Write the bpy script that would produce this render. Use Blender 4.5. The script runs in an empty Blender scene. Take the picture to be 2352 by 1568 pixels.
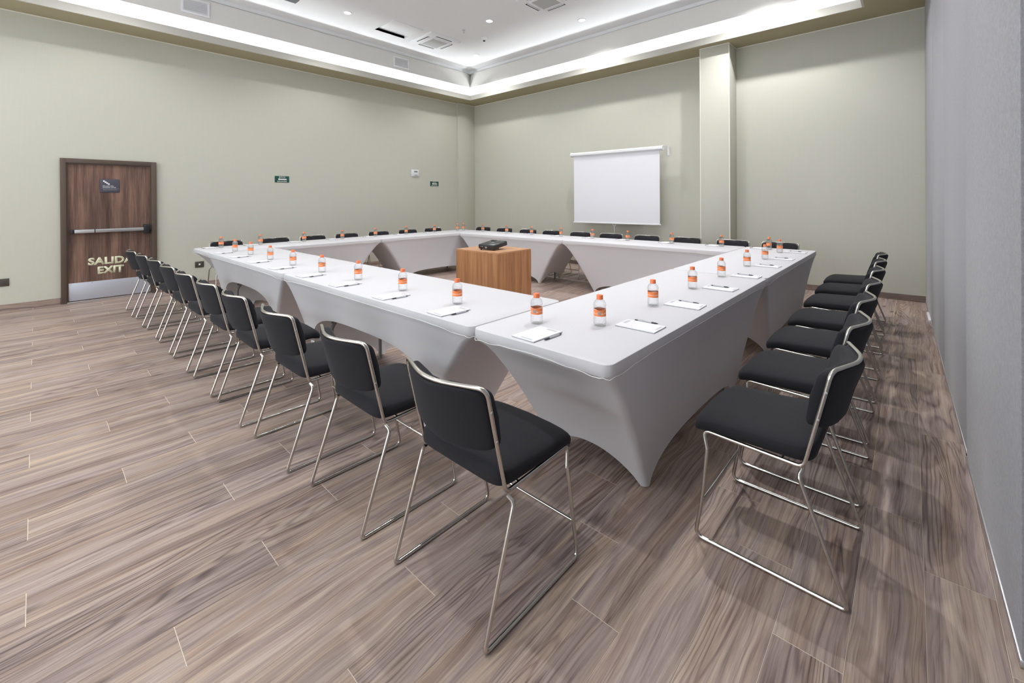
import bpy, bmesh, math, random
from mathutils import Vector, Matrix
random.seed(7)
scene = bpy.context.scene
COL = scene.collection
PI = math.pi

# ------------------------------------------------------------------ camera
CP = dict(pos=(-1.42103, -0.8193, 1.35945), yaw=0.74117, pit=-0.00278, rol=-0.00634, f=1001.436, cx=1176.0, cy=463.466)
def cam_axes():
    y, p, r = CP['yaw'], CP['pit'], CP['rol']
    fw = Vector((math.cos(y)*math.cos(p), math.sin(y)*math.cos(p), math.sin(p)))
    rt = Vector((math.sin(y), -math.cos(y), 0)); up = rt.cross(fw)
    r2 = rt*math.cos(r) + up*math.sin(r); u2 = up*math.cos(r) - rt*math.sin(r)
    return fw, r2, u2
FW, RT, UP = cam_axes()
def project(P):
    d = Vector(P) - Vector(CP['pos']); z = d.dot(FW)
    if z < 0.05: return None
    return (CP['cx'] + CP['f']*d.dot(RT)/z, CP['cy'] - CP['f']*d.dot(UP)/z, z)
cd = bpy.data.cameras.new('camera'); cam = bpy.data.objects.new('camera', cd); COL.objects.link(cam)
cam.matrix_world = Matrix((( RT.x, UP.x, -FW.x, CP['pos'][0]), (RT.y, UP.y, -FW.y, CP['pos'][1]),
                           (RT.z, UP.z, -FW.z, CP['pos'][2]), (0, 0, 0, 1)))
cd.sensor_fit = 'HORIZONTAL'; cd.sensor_width = 36.0
cd.lens = CP['f']/2352*36.0
cd.shift_x = 0.0
cd.shift_y = -(784 - CP['cy'])/2352
cd.clip_start = 0.02; cd.clip_end = 60
scene.camera = cam

# ------------------------------------------------------------------ world, exposure
w = bpy.data.worlds.new('world'); scene.world = w; w.use_nodes = True
w.node_tree.nodes['Background'].inputs[0].default_value = (0.95, 0.97, 1.0, 1)
w.node_tree.nodes['Background'].inputs[1].default_value = 4.3      # added fill daylight, entering by the invented window behind the camera
vs = scene.view_settings
vs.view_transform = 'Standard'; vs.look = 'None'; vs.gamma = 1.0; vs.use_curve_mapping = False
EXPOSURE = -0.08
vs.exposure = EXPOSURE
DOWNLIGHT_W = 105.0
COVE_STRENGTH = 48.0
LENS_STRENGTH = 30.0
LIGHT_COL = (1.0, 0.99, 0.985)
COVE_COL = (0.95, 0.98, 1.0)
scene.cycles.max_bounces = 12
scene.cycles.diffuse_bounces = 8
scene.cycles.transmission_bounces = 10
scene.cycles.transparent_max_bounces = 16
scene.cycles.sample_clamp_indirect = 6.0
scene.cycles.caustics_reflective = False
scene.cycles.caustics_refractive = False

# room numbers (metres)
XB, YL, XN = 6.3626, 7.668, -4.4          # back wall, left wall, near wall (behind the camera)
HS, HC = 3.833, 4.55                      # soffit and upper ceiling
RX0, RX1, RY0, RY1 = -3.7, 5.81, -0.358, 7.172   # recess outline
def part_y(x): return -1.0661 + 0.0172*x  # face of the folding partition

# downlights of the ceiling (real lamps, one in each fitting)
DL = [(2.155, 6.19), (5.12, 6.21), (5.13, 3.47), (4.035, 4.69), (-0.81, 6.19), (5.13, 0.73),
      (2.155, 0.73), (-0.81, 0.73), (1.08, 4.69), (4.035, 1.96), (1.08, 1.96), (-1.9, 3.47), (-3.2, 6.19), (-3.2, 0.73)]
for (x, y) in DL:
    l = bpy.data.lights.new('downlight_lamp', 'SPOT'); l.energy = DOWNLIGHT_W*(0.95 if y < 1 and x < 0 else 1.9 if y < 1 else 0.85 if y > 6 else 1.0 if x > 5 else 0.55); l.color = LIGHT_COL
    l.spot_size = math.radians(136); l.spot_blend = 0.6; l.shadow_soft_size = 0.05
    o = bpy.data.objects.new('downlight_lamp', l); COL.objects.link(o); o.location = (x, y, HC - 0.035)

# invented window in the unseen near wall, added for fill light; a portal only guides the sampling
WY0, WY1, WZ0, WZ1 = -0.6, 7.2, 0.1, 3.5
pl_ = bpy.data.lights.new('added_window_portal', 'AREA'); pl_.shape = 'RECTANGLE'; pl_.size = WZ1-WZ0; pl_.size_y = WY1-WY0; pl_.cycles.is_portal = True
po_ = bpy.data.objects.new('added_window_portal', pl_); COL.objects.link(po_); po_.location = (XN-0.2, (WY0+WY1)/2, (WZ0+WZ1)/2); po_.rotation_euler = (0, -PI/2, 0)

# ------------------------------------------------------------------ node helpers
def sr(r, g, b):
    f = lambda c: (c/255/12.92) if c/255 <= 0.04045 else ((c/255 + 0.055)/1.055)**2.4
    return (f(r), f(g), f(b), 1)
class NT:
    def __init__(s, name):
        s.m = bpy.data.materials.new(name); s.m.use_nodes = True
        s.t = s.m.node_tree; s.t.nodes.clear()
        s.out = s.n('ShaderNodeOutputMaterial')
    def n(s, typ, **kw):
        nd = s.t.nodes.new(typ)
        for k, v in kw.items():
            if k == 'inp':
                for a, b in v.items(): nd.inputs[a].default_value = b
            else: setattr(nd, k, v)
        return nd
    def l(s, a, b): s.t.links.new(a, b)
    def math(s, op, a, b=None, c=None):
        nd = s.n('ShaderNodeMath', operation=op)
        for i, v in enumerate((a, b, c)):
            if v is None: continue
            if isinstance(v, (int, float)): nd.inputs[i].default_value = v
            else: s.l(v, nd.inputs[i])
        return nd.outputs[0]
    def noise(s, vec, scale=5, detail=2, rough=0.5, dist=0.0):
        nd = s.n('ShaderNodeTexNoise', inp={'Scale': scale, 'Detail': detail, 'Roughness': rough, 'Distortion': dist})
        if vec is not None: s.l(vec, nd.inputs['Vector'])
        return nd.outputs['Fac']
    def mapping(s, vec, scale=(1, 1, 1), loc=(0, 0, 0), rot=(0, 0, 0)):
        nd = s.n('ShaderNodeMapping', inp={'Scale': scale, 'Location': loc, 'Rotation': rot}); s.l(vec, nd.inputs['Vector']); return nd.outputs[0]
    def ramp(s, fac, stops):
        nd = s.n('ShaderNodeValToRGB'); cr = nd.color_ramp
        while len(cr.elements) > 1: cr.elements.remove(cr.elements[-1])
        cr.elements[0].position = stops[0][0]; cr.elements[0].color = stops[0][1]
        for p, c in stops[1:]:
            e = cr.elements.new(p); e.color = c
        s.l(fac, nd.inputs[0]); return nd.outputs[0]
    def mix(s, fac, a, b, blend='MIX'):
        nd = s.n('ShaderNodeMix', data_type='RGBA', blend_type=blend)
        for sock, v in ((nd.inputs[0], fac), (nd.inputs[6], a), (nd.inputs[7], b)):
            if isinstance(v, (int, float, tuple)): sock.default_value = v
            else: s.l(v, sock)
        return nd.outputs[2]
    def obj(s): return s.n('ShaderNodeTexCoord').outputs['Object']
    def bsdf(s, color=None, rough=0.5, metal=0.0, spec=0.5, bump=None, bstr=0.2, bdist=0.01, **kw):
        nd = s.n('ShaderNodeBsdfPrincipled')
        nd.inputs['Roughness'].default_value = rough if isinstance(rough, (int, float)) else 0.5
        if not isinstance(rough, (int, float)): s.l(rough, nd.inputs['Roughness'])
        nd.inputs['Metallic'].default_value = metal
        nd.inputs['Specular IOR Level'].default_value = spec
        if isinstance(color, tuple): nd.inputs['Base Color'].default_value = color
        elif color is not None: s.l(color, nd.inputs['Base Color'])
        for k, v in kw.items(): nd.inputs[k].default_value = v
        if bump is not None:
            b = s.n('ShaderNodeBump', inp={'Strength': bstr, 'Distance': bdist}); s.l(bump, b.inputs['Height']); s.l(b.outputs[0], nd.inputs['Normal'])
        s.l(nd.outputs[0], s.out.inputs[0]); return nd

def simple(name, col, rough=0.5, metal=0.0, spec=0.5, nscale=60, var=0.06, bstr=0.05, bdist=0.002, **kw):
    t = NT(name); v = t.obj(); nz = t.noise(v, nscale, 3)
    c = t.mix(nz, tuple(x*(1-var) for x in col[:3]) + (1,), tuple(min(1, x*(1+var)) for x in col[:3]) + (1,))
    t.bsdf(c, rough, metal, spec, bump=nz, bstr=bstr, bdist=bdist, **kw)
    return t.m

def emit(name, col, strength):
    t = NT(name); e = t.n('ShaderNodeEmission', inp={'Color': col + (1,) if len(col) == 3 else col, 'Strength': strength})
    t.l(e.outputs[0], t.out.inputs[0]); return t.m

# floor and baseboard planks: greyish walnut print on porcelain
def wood_plank_mat():
    t = NT('walnut_plank')
    v = t.obj()
    oi = t.n('ShaderNodeObjectInfo').outputs['Random']; gi = t.n('ShaderNodeNewGeometry').outputs['Random Per Island']
    rnd = t.math('FRACT', t.math('ADD', t.math('MULTIPLY', oi, 7.31), t.math('MULTIPLY', gi, 3.77)))
    off = t.n('ShaderNodeCombineXYZ')
    t.l(t.math('MULTIPLY', rnd, 61.0), off.inputs[0]); t.l(t.math('MULTIPLY', rnd, 23.0), off.inputs[1]); t.l(t.math('MULTIPLY', rnd, 41.0), off.inputs[2])
    va = t.n('ShaderNodeVectorMath', operation='ADD'); t.l(v, va.inputs[0]); t.l(off.outputs[0], va.inputs[1]); P0 = va.outputs[0]
    wy = t.math('MULTIPLY', t.math('SUBTRACT', t.noise(t.mapping(P0, (2.1, 5.0, 1), (5, 2, 8)), 1.0, 1.5, 0.4), 0.5), 0.07)
    wo = t.n('ShaderNodeCombineXYZ'); t.l(wy, wo.inputs[1])
    vb = t.n('ShaderNodeVectorMath', operation='ADD'); t.l(P0, vb.inputs[0]); t.l(wo.outputs[0], vb.inputs[1]); P = vb.outputs[0]
    # slow warp of the grain around knots
    wv = t.noise(t.mapping(P, (1.6, 5.5, 1)), 1.0, 2, 0.5)
    # cathedral rings = contour lines of a stretched noise
    ring = t.noise(t.mapping(P, (0.5, 6.0, 1)), 1.0, 2.2, 0.42, 0.3)
    patch = t.n('ShaderNodeMapRange', inp={'From Min': 0.44, 'From Max': 0.60}); t.l(t.noise(t.mapping(P, (0.9, 4.0, 1), (3, 7, 2)), 1.0, 2), patch.inputs[0])
    lines = t.math('POWER', t.math('MULTIPLY_ADD', t.math('SINE', t.math('MULTIPLY', ring, 150.0)), 0.5, 0.5), 3.0)
    rings = t.math('SUBTRACT', 1.0, t.math('MULTIPLY', lines, t.math('MULTIPLY_ADD', patch.outputs[0], 0.85, 0.15)))
    broad = t.noise(t.mapping(P, (0.75, 24.0, 1)), 1.0, 4, 0.62, 0.12)
    fine = t.noise(t.mapping(P, (2.0, 85.0, 1)), 1.0, 6, 0.72)
    fib = t.noise(t.mapping(P, (9.0, 330.0, 1)), 1.0, 2, 0.6)
    g = t.math('ADD', t.math('MULTIPLY', broad, 0.44), t.math('ADD', t.math('MULTIPLY', rings, 0.13), t.math('ADD', t.math('MULTIPLY', fine, 0.38), t.math('MULTIPLY', wv, 0.09))))
    vein = t.ramp(t.noise(t.mapping(P, (0.9, 30.0, 1), (1, 5, 9)), 1.0, 3, 0.55, 0.15), [(0.40, (1, 1, 1, 1)), (0.435, (0, 0, 0, 1)), (0.47, (1, 1, 1, 1))])
    g = t.math('ADD', g, t.math('MULTIPLY', t.math('SUBTRACT', vein, 1.0), 0.075))
    g = t.math('ADD', g, t.math('MULTIPLY_ADD', t.math('SUBTRACT', rnd, 0.5), 0.06, -0.012))
    c = t.ramp(g, [(0.30, sr(82, 70, 68)), (0.42, sr(122, 106, 101)), (0.52, sr(153, 136, 129)), (0.62, sr(179, 162, 151)), (0.76, sr(205, 188, 172))])
    # warm and cool drifts
    hue = t.noise(t.mapping(P, (0.9, 13.0, 1), (9, 3, 1)), 1.0, 3)
    hw_ = t.n('ShaderNodeClamp'); t.l(t.math('MULTIPLY', t.math('SUBTRACT', hue, 0.47), 5.0), hw_.inputs[0])
    hc_ = t.n('ShaderNodeClamp'); t.l(t.math('MULTIPLY', t.math('SUBTRACT', 0.50, hue), 5.0), hc_.inputs[0])
    c = t.mix(t.math('MULTIPLY', hw_.outputs[0], 0.75), c, t.mix(1.0, c, (1.06, 0.97, 0.86, 1), 'MULTIPLY'))
    c = t.mix(t.math('MULTIPLY', hc_.outputs[0], 0.75), c, t.mix(1.0, c, (0.95, 0.95, 1.06, 1), 'MULTIPLY'))
    c = t.mix(t.ramp(fib, [(0.36, (0.55, 0.55, 0.55, 1)), (0.48, (1, 1, 1, 1))]), t.mix(1.0, c, (0.72, 0.69, 0.67, 1), 'MULTIPLY'), c)
    # sparse knots
    vo = t.n('ShaderNodeTexVoronoi', inp={'Scale': 1.0, 'Randomness': 1.0}); t.l(t.mapping(P, (1.1, 3.3, 1)), vo.inputs['Vector'])
    kn = t.ramp(vo.outputs['Distance'], [(0.028, (1, 1, 1, 1)), (0.075, (0, 0, 0, 1))])
    c = t.mix(t.math('MULTIPLY', kn, 0.75), c, sr(70, 58, 54))
    t.bsdf(c, 0.47, 0, 0.25, bump=fine, bstr=0.12, bdist=0.001)
    return t.m
M = {}
M['plank'] = wood_plank_mat()
M['grout'] = simple('pale_grout', sr(226, 214, 198), 0.9)

def wall_mat(name, col, sc=1.0):
    t = NT(name); v = t.obj()
    a = t.noise(t.mapping(v, (120, 120, 3)), 1.0, 3, 0.6); b = t.noise(t.mapping(v, (3, 3, 160)), 1.0, 2, 0.6)
    big = t.noise(v, 0.8, 2)
    m = t.math('ADD', t.math('MULTIPLY', a, 0.6), t.math('MULTIPLY', b, 0.4))
    c = t.mix(m, tuple(x*0.94 for x in col[:3]) + (1,), tuple(min(1, x*1.06) for x in col[:3]) + (1,))
    c = t.mix(t.math('MULTIPLY', big, 0.25), c, tuple(x*f for x, f in zip(col[:3], (1.03, 0.98, 0.93))) + (1,))
    t.bsdf(c, 0.75, 0, 0.25, bump=m, bstr=0.08, bdist=0.002)
    return t.m
M['wall'] = wall_mat('khaki_wallcovering', sr(200, 200, 189))
M['white_edge'] = simple('white_edge_trim', sr(235, 233, 222), 0.5)
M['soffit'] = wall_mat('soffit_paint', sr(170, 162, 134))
M['ceil'] = simple('white_ceiling_paint', sr(236, 237, 239), 0.85, nscale=30, var=0.015)
M['bulk'] = simple('grey_white_bulkhead_paint', sr(222, 221, 217), 0.85, nscale=30, var=0.015)
M['lip'] = simple('grey_lip_paint', sr(196, 194, 186), 0.85, nscale=30, var=0.015)
M['cove'] = simple('cove_white_paint', sr(246, 247, 248), 0.8, var=0.01)
M['led'] = emit('cove_led_strip', COVE_COL, COVE_STRENGTH)
M['lens'] = emit('downlight_lens', LIGHT_COL, LENS_STRENGTH)
M['white_plastic'] = simple('white_plastic', sr(236, 237, 240), 0.4, var=0.02)
M['grey_slot'] = simple('grey_slot', sr(92, 94, 98), 0.7)
M['dark_slot'] = simple('dark_slot', sr(38, 38, 40), 0.8)
def added_pane_mat():
    t = NT('added_window_glass'); tp = t.n('ShaderNodeBsdfTransparent', inp={'Color': (0.93, 0.95, 0.95, 1)}); g = t.n('ShaderNodeBsdfGlossy', inp={'Roughness': 0.02})
    mx = t.n('ShaderNodeMixShader', inp={0: 0.06}); t.l(tp.outputs[0], mx.inputs[1]); t.l(g.outputs[0], mx.inputs[2]); t.l(mx.outputs[0], t.out.inputs[0]); return t.m
M['added_pane'] = added_pane_mat()  # glazing of the added fill window
def grille_mat():
    t = NT('cassette_grille'); v = t.obj()
    wv = t.n('ShaderNodeTexWave', wave_type='BANDS', bands_direction='Y', inp={'Scale': 16.0, 'Distortion': 0.0}); t.l(v, wv.inputs['Vector'])
    c = t.mix(wv.outputs['Fac'], sr(150, 151, 150), sr(205, 206, 205)); t.bsdf(c, 0.6, bump=wv.outputs['Fac'], bstr=0.3, bdist=0.003); return t.m
M['grille'] = grille_mat()
def panel_fabric():
    t = NT('grey_partition_fabric'); v = t.obj()
    a = t.noise(t.mapping(v, (420, 420, 260)), 1.0, 3, 0.7); b = t.noise(v, 60, 4, 0.7)
    m = t.math('ADD', t.math('MULTIPLY', a, 0.5), t.math('MULTIPLY', b, 0.5))
    c = t.ramp(m, [(0.3, sr(128, 129, 136)), (0.5, sr(147, 147, 154)), (0.7, sr(166, 166, 173))])
    t.bsdf(c, 0.8, 0, 0.2, bump=m, bstr=0.3, bdist=0.002, **{'Sheen Weight': 0.2}); return t.m
M['partition'] = panel_fabric()
M['alu'] = simple('brushed_aluminium', sr(200, 202, 205), 0.35, 0.9, nscale=90)
M['rubber'] = simple('black_rubber', sr(26, 26, 28), 0.7)
# chairs
def chair_fabric():
    t = NT('black_chair_fabric'); v = t.obj()
    a = t.noise(v, 420, 3, 0.7); b = t.noise(v, 9, 2)
    c = t.mix(a, sr(25, 25, 28), sr(46, 46, 51)); c = t.mix(t.math('MULTIPLY', b, 0.3), c, sr(38, 39, 47))
    t.bsdf(c, 0.85, 0, 0.25, bump=a, bstr=0.2, bdist=0.001, **{'Sheen Weight': 0.04, 'Sheen Roughness': 0.4}); return t.m
M['fabric'] = chair_fabric()
M['chrome'] = simple('satin_chrome', sr(205, 202, 196), 0.2, 1.0, nscale=25, var=0.05, bstr=0.01)
# tables
def cloth_mat():
    t = NT('white_spandex'); v = t.obj()
    a = t.noise(v, 700, 2, 0.6); b = t.noise(v, 3.0, 2)
    c = t.mix(a, sr(228, 228, 234), sr(241, 241, 247)); c = t.mix(t.math('MULTIPLY', b, 0.2), c, sr(224, 224, 230))
    d = t.bsdf(c, 0.7, 0, 0.3, bump=a, bstr=0.06, bdist=0.001, **{'Sheen Weight': 0.15})
    tr = t.n('ShaderNodeBsdfTranslucent', inp={'Color': sr(235, 228, 215)})
    mx = t.n('ShaderNodeMixShader', inp={0: 0.2}); t.l(d.outputs[0], mx.inputs[1]); t.l(tr.outputs[0], mx.inputs[2]); t.l(mx.outputs[0], t.out.inputs[0])
    return t.m
M['cloth'] = cloth_mat()
M['seam'] = simple('white_seam_piping', sr(250, 250, 250), 0.6, var=0.02)
M['table_top'] = simple('grey_table_plastic', sr(178, 178, 178), 0.6)
M['table_leg'] = simple('grey_table_leg', sr(128, 127, 124), 0.45, 0.3)
# bottle
def pet_mat():
    t = NT('clear_water_bottle'); v = t.obj()
    wv = t.n('ShaderNodeTexWave', wave_type='BANDS', bands_direction='Z', inp={'Scale': 15.0, 'Distortion': 6.0, 'Detail': 1.0, 'Detail Scale': 9.0}); t.l(v, wv.inputs['Vector'])
    b = t.n('ShaderNodeBump', inp={'Strength': 0.45, 'Distance': 0.004}); t.l(wv.outputs['Fac'], b.inputs['Height'])
    g = t.n('ShaderNodeBsdfGlass', inp={'Color': (0.97, 0.985, 0.99, 1), 'Roughness': 0.0, 'IOR': 1.3}); t.l(b.outputs[0], g.inputs['Normal'])
    tp = t.n('ShaderNodeBsdfTransparent', inp={'Color': (0.985, 0.99, 0.995, 1)})
    mx = t.n('ShaderNodeMixShader', inp={0: 0.36}); t.l(tp.outputs[0], mx.inputs[1]); t.l(g.outputs[0], mx.inputs[2]); t.l(mx.outputs[0], t.out.inputs[0])
    return t.m
M['pet'] = pet_mat()
M['cap'] = simple('orange_cap', sr(240, 128, 78), 0.4, var=0.03)
def label_mat():
    # printed orange band: pale borders, white lettering strokes and a small dark data panel at the back
    t = NT('orange_bottle_label'); v = t.obj()
    sp = t.n('ShaderNodeSeparateXYZ'); t.l(v, sp.inputs[0])
    ang = t.math('ARCTAN2', sp.outputs[1], sp.outputs[0]); z = sp.outputs[2]
    base = t.mix(t.noise(v, 160, 3), sr(238, 116, 48), sr(248, 146, 84))
    cv = t.n('ShaderNodeCombineXYZ'); t.l(t.math('MULTIPLY', ang, 9.0), cv.inputs[0]); t.l(t.math('MULTIPLY', z, 120.0), cv.inputs[1])
    strokes = t.ramp(t.noise(cv.outputs[0], 1.6, 2, 0.6), [(0.50, (0, 0, 0, 1)), (0.56, (1, 1, 1, 1))])
    zb = t.math('MULTIPLY', t.math('GREATER_THAN', z, 0.0585), t.math('LESS_THAN', z, 0.066))
    c = t.mix(t.math('MULTIPLY', t.math('MULTIPLY', strokes, zb), 0.75), base, sr(255, 240, 228))
    pz = t.math('MULTIPLY', t.math('GREATER_THAN', z, 0.056), t.math('LESS_THAN', z, 0.074))
    pa = t.math('MULTIPLY', pz, t.math('MULTIPLY', t.math('GREATER_THAN', ang, 1.2), t.math('LESS_THAN', ang, 1.75)))
    bars = t.math('GREATER_THAN', t.math('SINE', t.math('MULTIPLY', ang, 120.0)), -0.1)
    c = t.mix(pa, c, t.mix(bars, sr(225, 205, 190), sr(90, 70, 62)))
    edge = t.math('MAXIMUM', t.math('LESS_THAN', z, 0.0495), t.math('GREATER_THAN', z, 0.0805))
    c = t.mix(t.math('MULTIPLY', edge, 0.8), c, sr(252, 236, 222))
    t.bsdf(c, 0.45); return t.m
M['label'] = label_mat()
M['paper'] = simple('notepad_paper', sr(233, 233, 239), 0.7, var=0.01)
M['pad_print'] = simple('grey_printed_block', sr(196, 198, 204), 0.7)
M['pad_back'] = simple('grey_card_backing', sr(140, 142, 148), 0.7)
M['pen_barrel'] = simple('silver_pen_barrel', sr(190, 192, 198), 0.35, 0.2)
M['pen_dark'] = simple('dark_pen_grip', sr(58, 58, 66), 0.5)
# podium and door
def veneer(name, stops, rot=False, fs=1.0, rough=0.45):
    t = NT(name); v = t.obj()
    s1 = (26*fs, 26*fs, 0.9) if not rot else (0.9, 26*fs, 26*fs)
    s2 = (150*fs, 150*fs, 3.0) if not rot else (3.0, 150*fs, 150*fs)
    a = t.noise(t.mapping(v, s1), 1.0, 4, 0.6, 0.25); b = t.noise(t.mapping(v, s2), 1.0, 3, 0.6)
    g = t.math('ADD', t.math('MULTIPLY', a, 0.65), t.math('MULTIPLY', b, 0.35))
    t.bsdf(t.ramp(g, stops), rough, 0, 0.35, bump=b, bstr=0.05, bdist=0.001); return t.m
M['podium'] = veneer('oak_veneer', [(0.3, sr(138, 95, 63)), (0.48, sr(168, 119, 81)), (0.58, sr(181, 133, 93)), (0.75, sr(200, 155, 114))])
M['podium_top'] = veneer('oak_veneer_top', [(0.3, sr(160, 118, 86)), (0.5, sr(188, 142, 106)), (0.75, sr(206, 164, 128))], rot=True)
M['door'] = veneer('dark_walnut_veneer', [(0.3, sr(70, 54, 48)), (0.46, sr(104, 81, 72)), (0.56, sr(126, 99, 86)), (0.75, sr(152, 121, 104))], fs=0.45)
M['door_frame'] = simple('dark_brown_metal_frame', sr(86, 73, 63), 0.5, nscale=12)
M['kick'] = simple('satin_steel_plate', sr(206, 210, 222), 0.38, 0.55, nscale=8, var=0.03)
M['glow_letter'] = simple('pale_luminescent_vinyl', sr(222, 222, 192), 0.6, var=0.02)
M['sign_dark'] = simple('charcoal_sign_plastic', sr(72, 72, 84), 0.45)
M['sign_white'] = simple('white_sign_print', sr(245, 245, 245), 0.5, var=0.01)
M['sign_grey'] = simple('grey_sign_print', sr(170, 170, 182), 0.5, var=0.01)
M['sign_green'] = simple('dark_green_sign', sr(10, 74, 62), 0.4)
M['black_plastic'] = simple('black_plastic', sr(34, 35, 40), 0.4)
M['proj_top'] = simple('glossy_black_projector_lid', sr(40, 43, 50), 0.18)
M['outlet'] = simple('dark_bronze_outlet_plate', sr(74, 68, 62), 0.5)
M['screen'] = simple('matte_white_screen', sr(236, 236, 243), 0.9, nscale=400, var=0.01)
M['lcd'] = simple('grey_lcd', sr(140, 142, 150), 0.3)
M['glass_dark'] = simple('dark_lens_glass', sr(20, 22, 30), 0.05)

# ------------------------------------------------------------------ mesh helpers
def link_mesh(name, verts, faces, mat, parent=None, smooth=False, angle=None):
    me = bpy.data.meshes.new(name); me.from_pydata([tuple(v) for v in verts], [], faces); me.update()
    bm = bmesh.new(); bm.from_mesh(me); bmesh.ops.recalc_face_normals(bm, faces=bm.faces); bm.to_mesh(me); bm.free()
    return link_me(name, me, mat, parent, smooth, angle)
def link_me(name, me, mat, parent=None, smooth=False, angle=None):
    if mat is not None:
        me.materials.clear(); me.materials.append(mat)
    if smooth:
        for p in me.polygons: p.use_smooth = True
        if angle: me.set_sharp_from_angle(angle=math.radians(angle))
    o = bpy.data.objects.new(name, me); COL.objects.link(o)
    if parent is not None: o.parent = parent
    return o
def link_bm(name, bm, mat, parent=None, smooth=False, angle=None):
    me = bpy.data.meshes.new(name); bmesh.ops.recalc_face_normals(bm, faces=bm.faces); bm.to_mesh(me); bm.free()
    return link_me(name, me, mat, parent, smooth, angle)
def box_bm(lo, hi, bevel=0.0, seg=2):
    bm = bmesh.new(); bmesh.ops.create_cube(bm, size=1.0)
    lo = Vector(lo); hi = Vector(hi); c = (lo + hi)/2; d = hi - lo
    for v in bm.verts: v.co = Vector((c.x + v.co.x*d.x, c.y + v.co.y*d.y, c.z + v.co.z*d.z))
    if bevel > 0: bmesh.ops.bevel(bm, geom=bm.edges[:], offset=bevel, segments=seg, profile=0.5, affect='EDGES')
    return bm
def box(name, lo, hi, mat, parent=None, bevel=0.0, seg=2):
    return link_bm(name, box_bm(lo, hi, bevel, seg), mat, parent, bevel > 0, 40)
def fillet(path, r, seg=5):
    P = [Vector(p) for p in path]; out = [P[0]]
    for i in range(1, len(P)-1):
        a, b, c = P[i-1], P[i], P[i+1]
        u = (a-b); v = (c-b); lu, lv = u.length, v.length; u.normalize(); v.normalize()
        rr = r[i] if isinstance(r, (list, tuple)) else r
        d = min(rr, lu*0.48, lv*0.48)
        if d < 1e-5: out.append(b); continue
        p0 = b + u*d; p1 = b + v*d
        for k in range(seg+1):
            t = k/seg; out.append(p0*(1-t)**2 + b*2*t*(1-t) + p1*t*t)
    out.append(P[-1]); return out
def tube_geo(path, r, n=8, closed=False):
    P = [Vector(p) for p in path]; N = len(P); V = []; F = []
    def tan(i):
        if closed: d = P[(i+1) % N] - P[i-1]
        else: d = P[min(i+1, N-1)] - P[max(i-1, 0)]
        return d.normalized()
    t0 = tan(0); ref = Vector((0, 0, 1)) if abs(t0.z) < 0.9 else Vector((1, 0, 0))
    nrm = (ref - t0*ref.dot(t0)).normalized()
    for i in range(N):
        t = tan(i); nrm = (nrm - t*nrm.dot(t)).normalized(); bn = t.cross(nrm)
        for k in range(n):
            a = 2*PI*k/n; V.append(P[i] + (nrm*math.cos(a) + bn*math.sin(a))*r)
    for i in range(N if closed else N-1):
        j = (i+1) % N
        for k in range(n):
            k2 = (k+1) % n; F.append((i*n+k, i*n+k2, j*n+k2, j*n+k))
    if not closed:
        F.append(tuple(range(n-1, -1, -1))); F.append(tuple((N-1)*n+k for k in range(n)))
    return V, F
def tube(name, path, r, mat, parent=None, n=8, closed=False):
    V, F = tube_geo(path, r, n, closed); return link_mesh(name, V, F, mat, parent, True, 60)
def lathe(name, prof, n, mat, parent=None, smooth=True, angle=50):
    V = []; F = []; rows = []
    for (r, z) in prof:
        if r < 1e-6: rows.append([len(V)]); V.append((0, 0, z))
        else:
            rows.append(list(range(len(V), len(V)+n)))
            for k in range(n): V.append((r*math.cos(2*PI*k/n), r*math.sin(2*PI*k/n), z))
    for a, b in zip(rows[:-1], rows[1:]):
        for k in range(n):
            k2 = (k+1) % n
            if len(a) == 1 and len(b) == 1: continue
            if len(a) == 1: F.append((a[0], b[k], b[k2]))
            elif len(b) == 1: F.append((a[k], a[k2], b[0]))
            else: F.append((a[k], a[k2], b[k2], b[k]))
    return link_mesh(name, V, F, mat, parent, smooth, angle)
def superell(nu, nv, a, b, c, e1, e2, warp=None):
    # closed pillow with rounded-box sections, then warped
    sg = lambda x, e: math.copysign(abs(x)**e, x)
    V = []; F = []; rows = []
    for i in range(nv+1):
        ph = -PI/2 + PI*i/nv; cz = sg(math.sin(ph), e1); cr = sg(math.cos(ph), e1) if 0 < i < nv else 0.0
        if i in (0, nv): rows.append([len(V)]); V.append((0, 0, c*cz)); continue
        rows.append(list(range(len(V), len(V)+nu)))
        for k in range(nu):
            th = 2*PI*k/nu; V.append((a*cr*sg(math.cos(th), e2), b*cr*sg(math.sin(th), e2), c*cz))
    for A, B in zip(rows[:-1], rows[1:]):
        for k in range(nu):
            k2 = (k+1) % nu
            if len(A) == 1: F.append((A[0], B[k2], B[k]))
            elif len(B) == 1: F.append((A[k], A[k2], B[0]))
            else: F.append((A[k], A[k2], B[k2], B[k]))
    if warp: V = [warp(Vector(v)) for v in V]
    return V, F
def empty(name, loc=(0, 0, 0), rz=0.0, label=None, cat=None, group=None, kind=None):
    o = bpy.data.objects.new(name, None); COL.objects.link(o); o.location = loc; o.rotation_euler = (0, 0, rz); o.empty_display_size = 0.05
    tag(o, label, cat, group, kind); return o
def tag(o, label=None, cat=None, group=None, kind=None):
    if label: o['label'] = label
    if cat: o['category'] = cat
    if group: o['group'] = group
    if kind: o['kind'] = kind
    return o
def copy_thing(root, loc, rz, label):
    r = root.copy(); COL.objects.link(r); r.location = loc; r.rotation_euler = (0, 0, rz); r['label'] = label
    for ch in list(root.children):
        c = ch.copy(); COL.objects.link(c); c.parent = r
        for g in list(ch.children):
            d = g.copy(); COL.objects.link(d); d.parent = c
    return r
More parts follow.
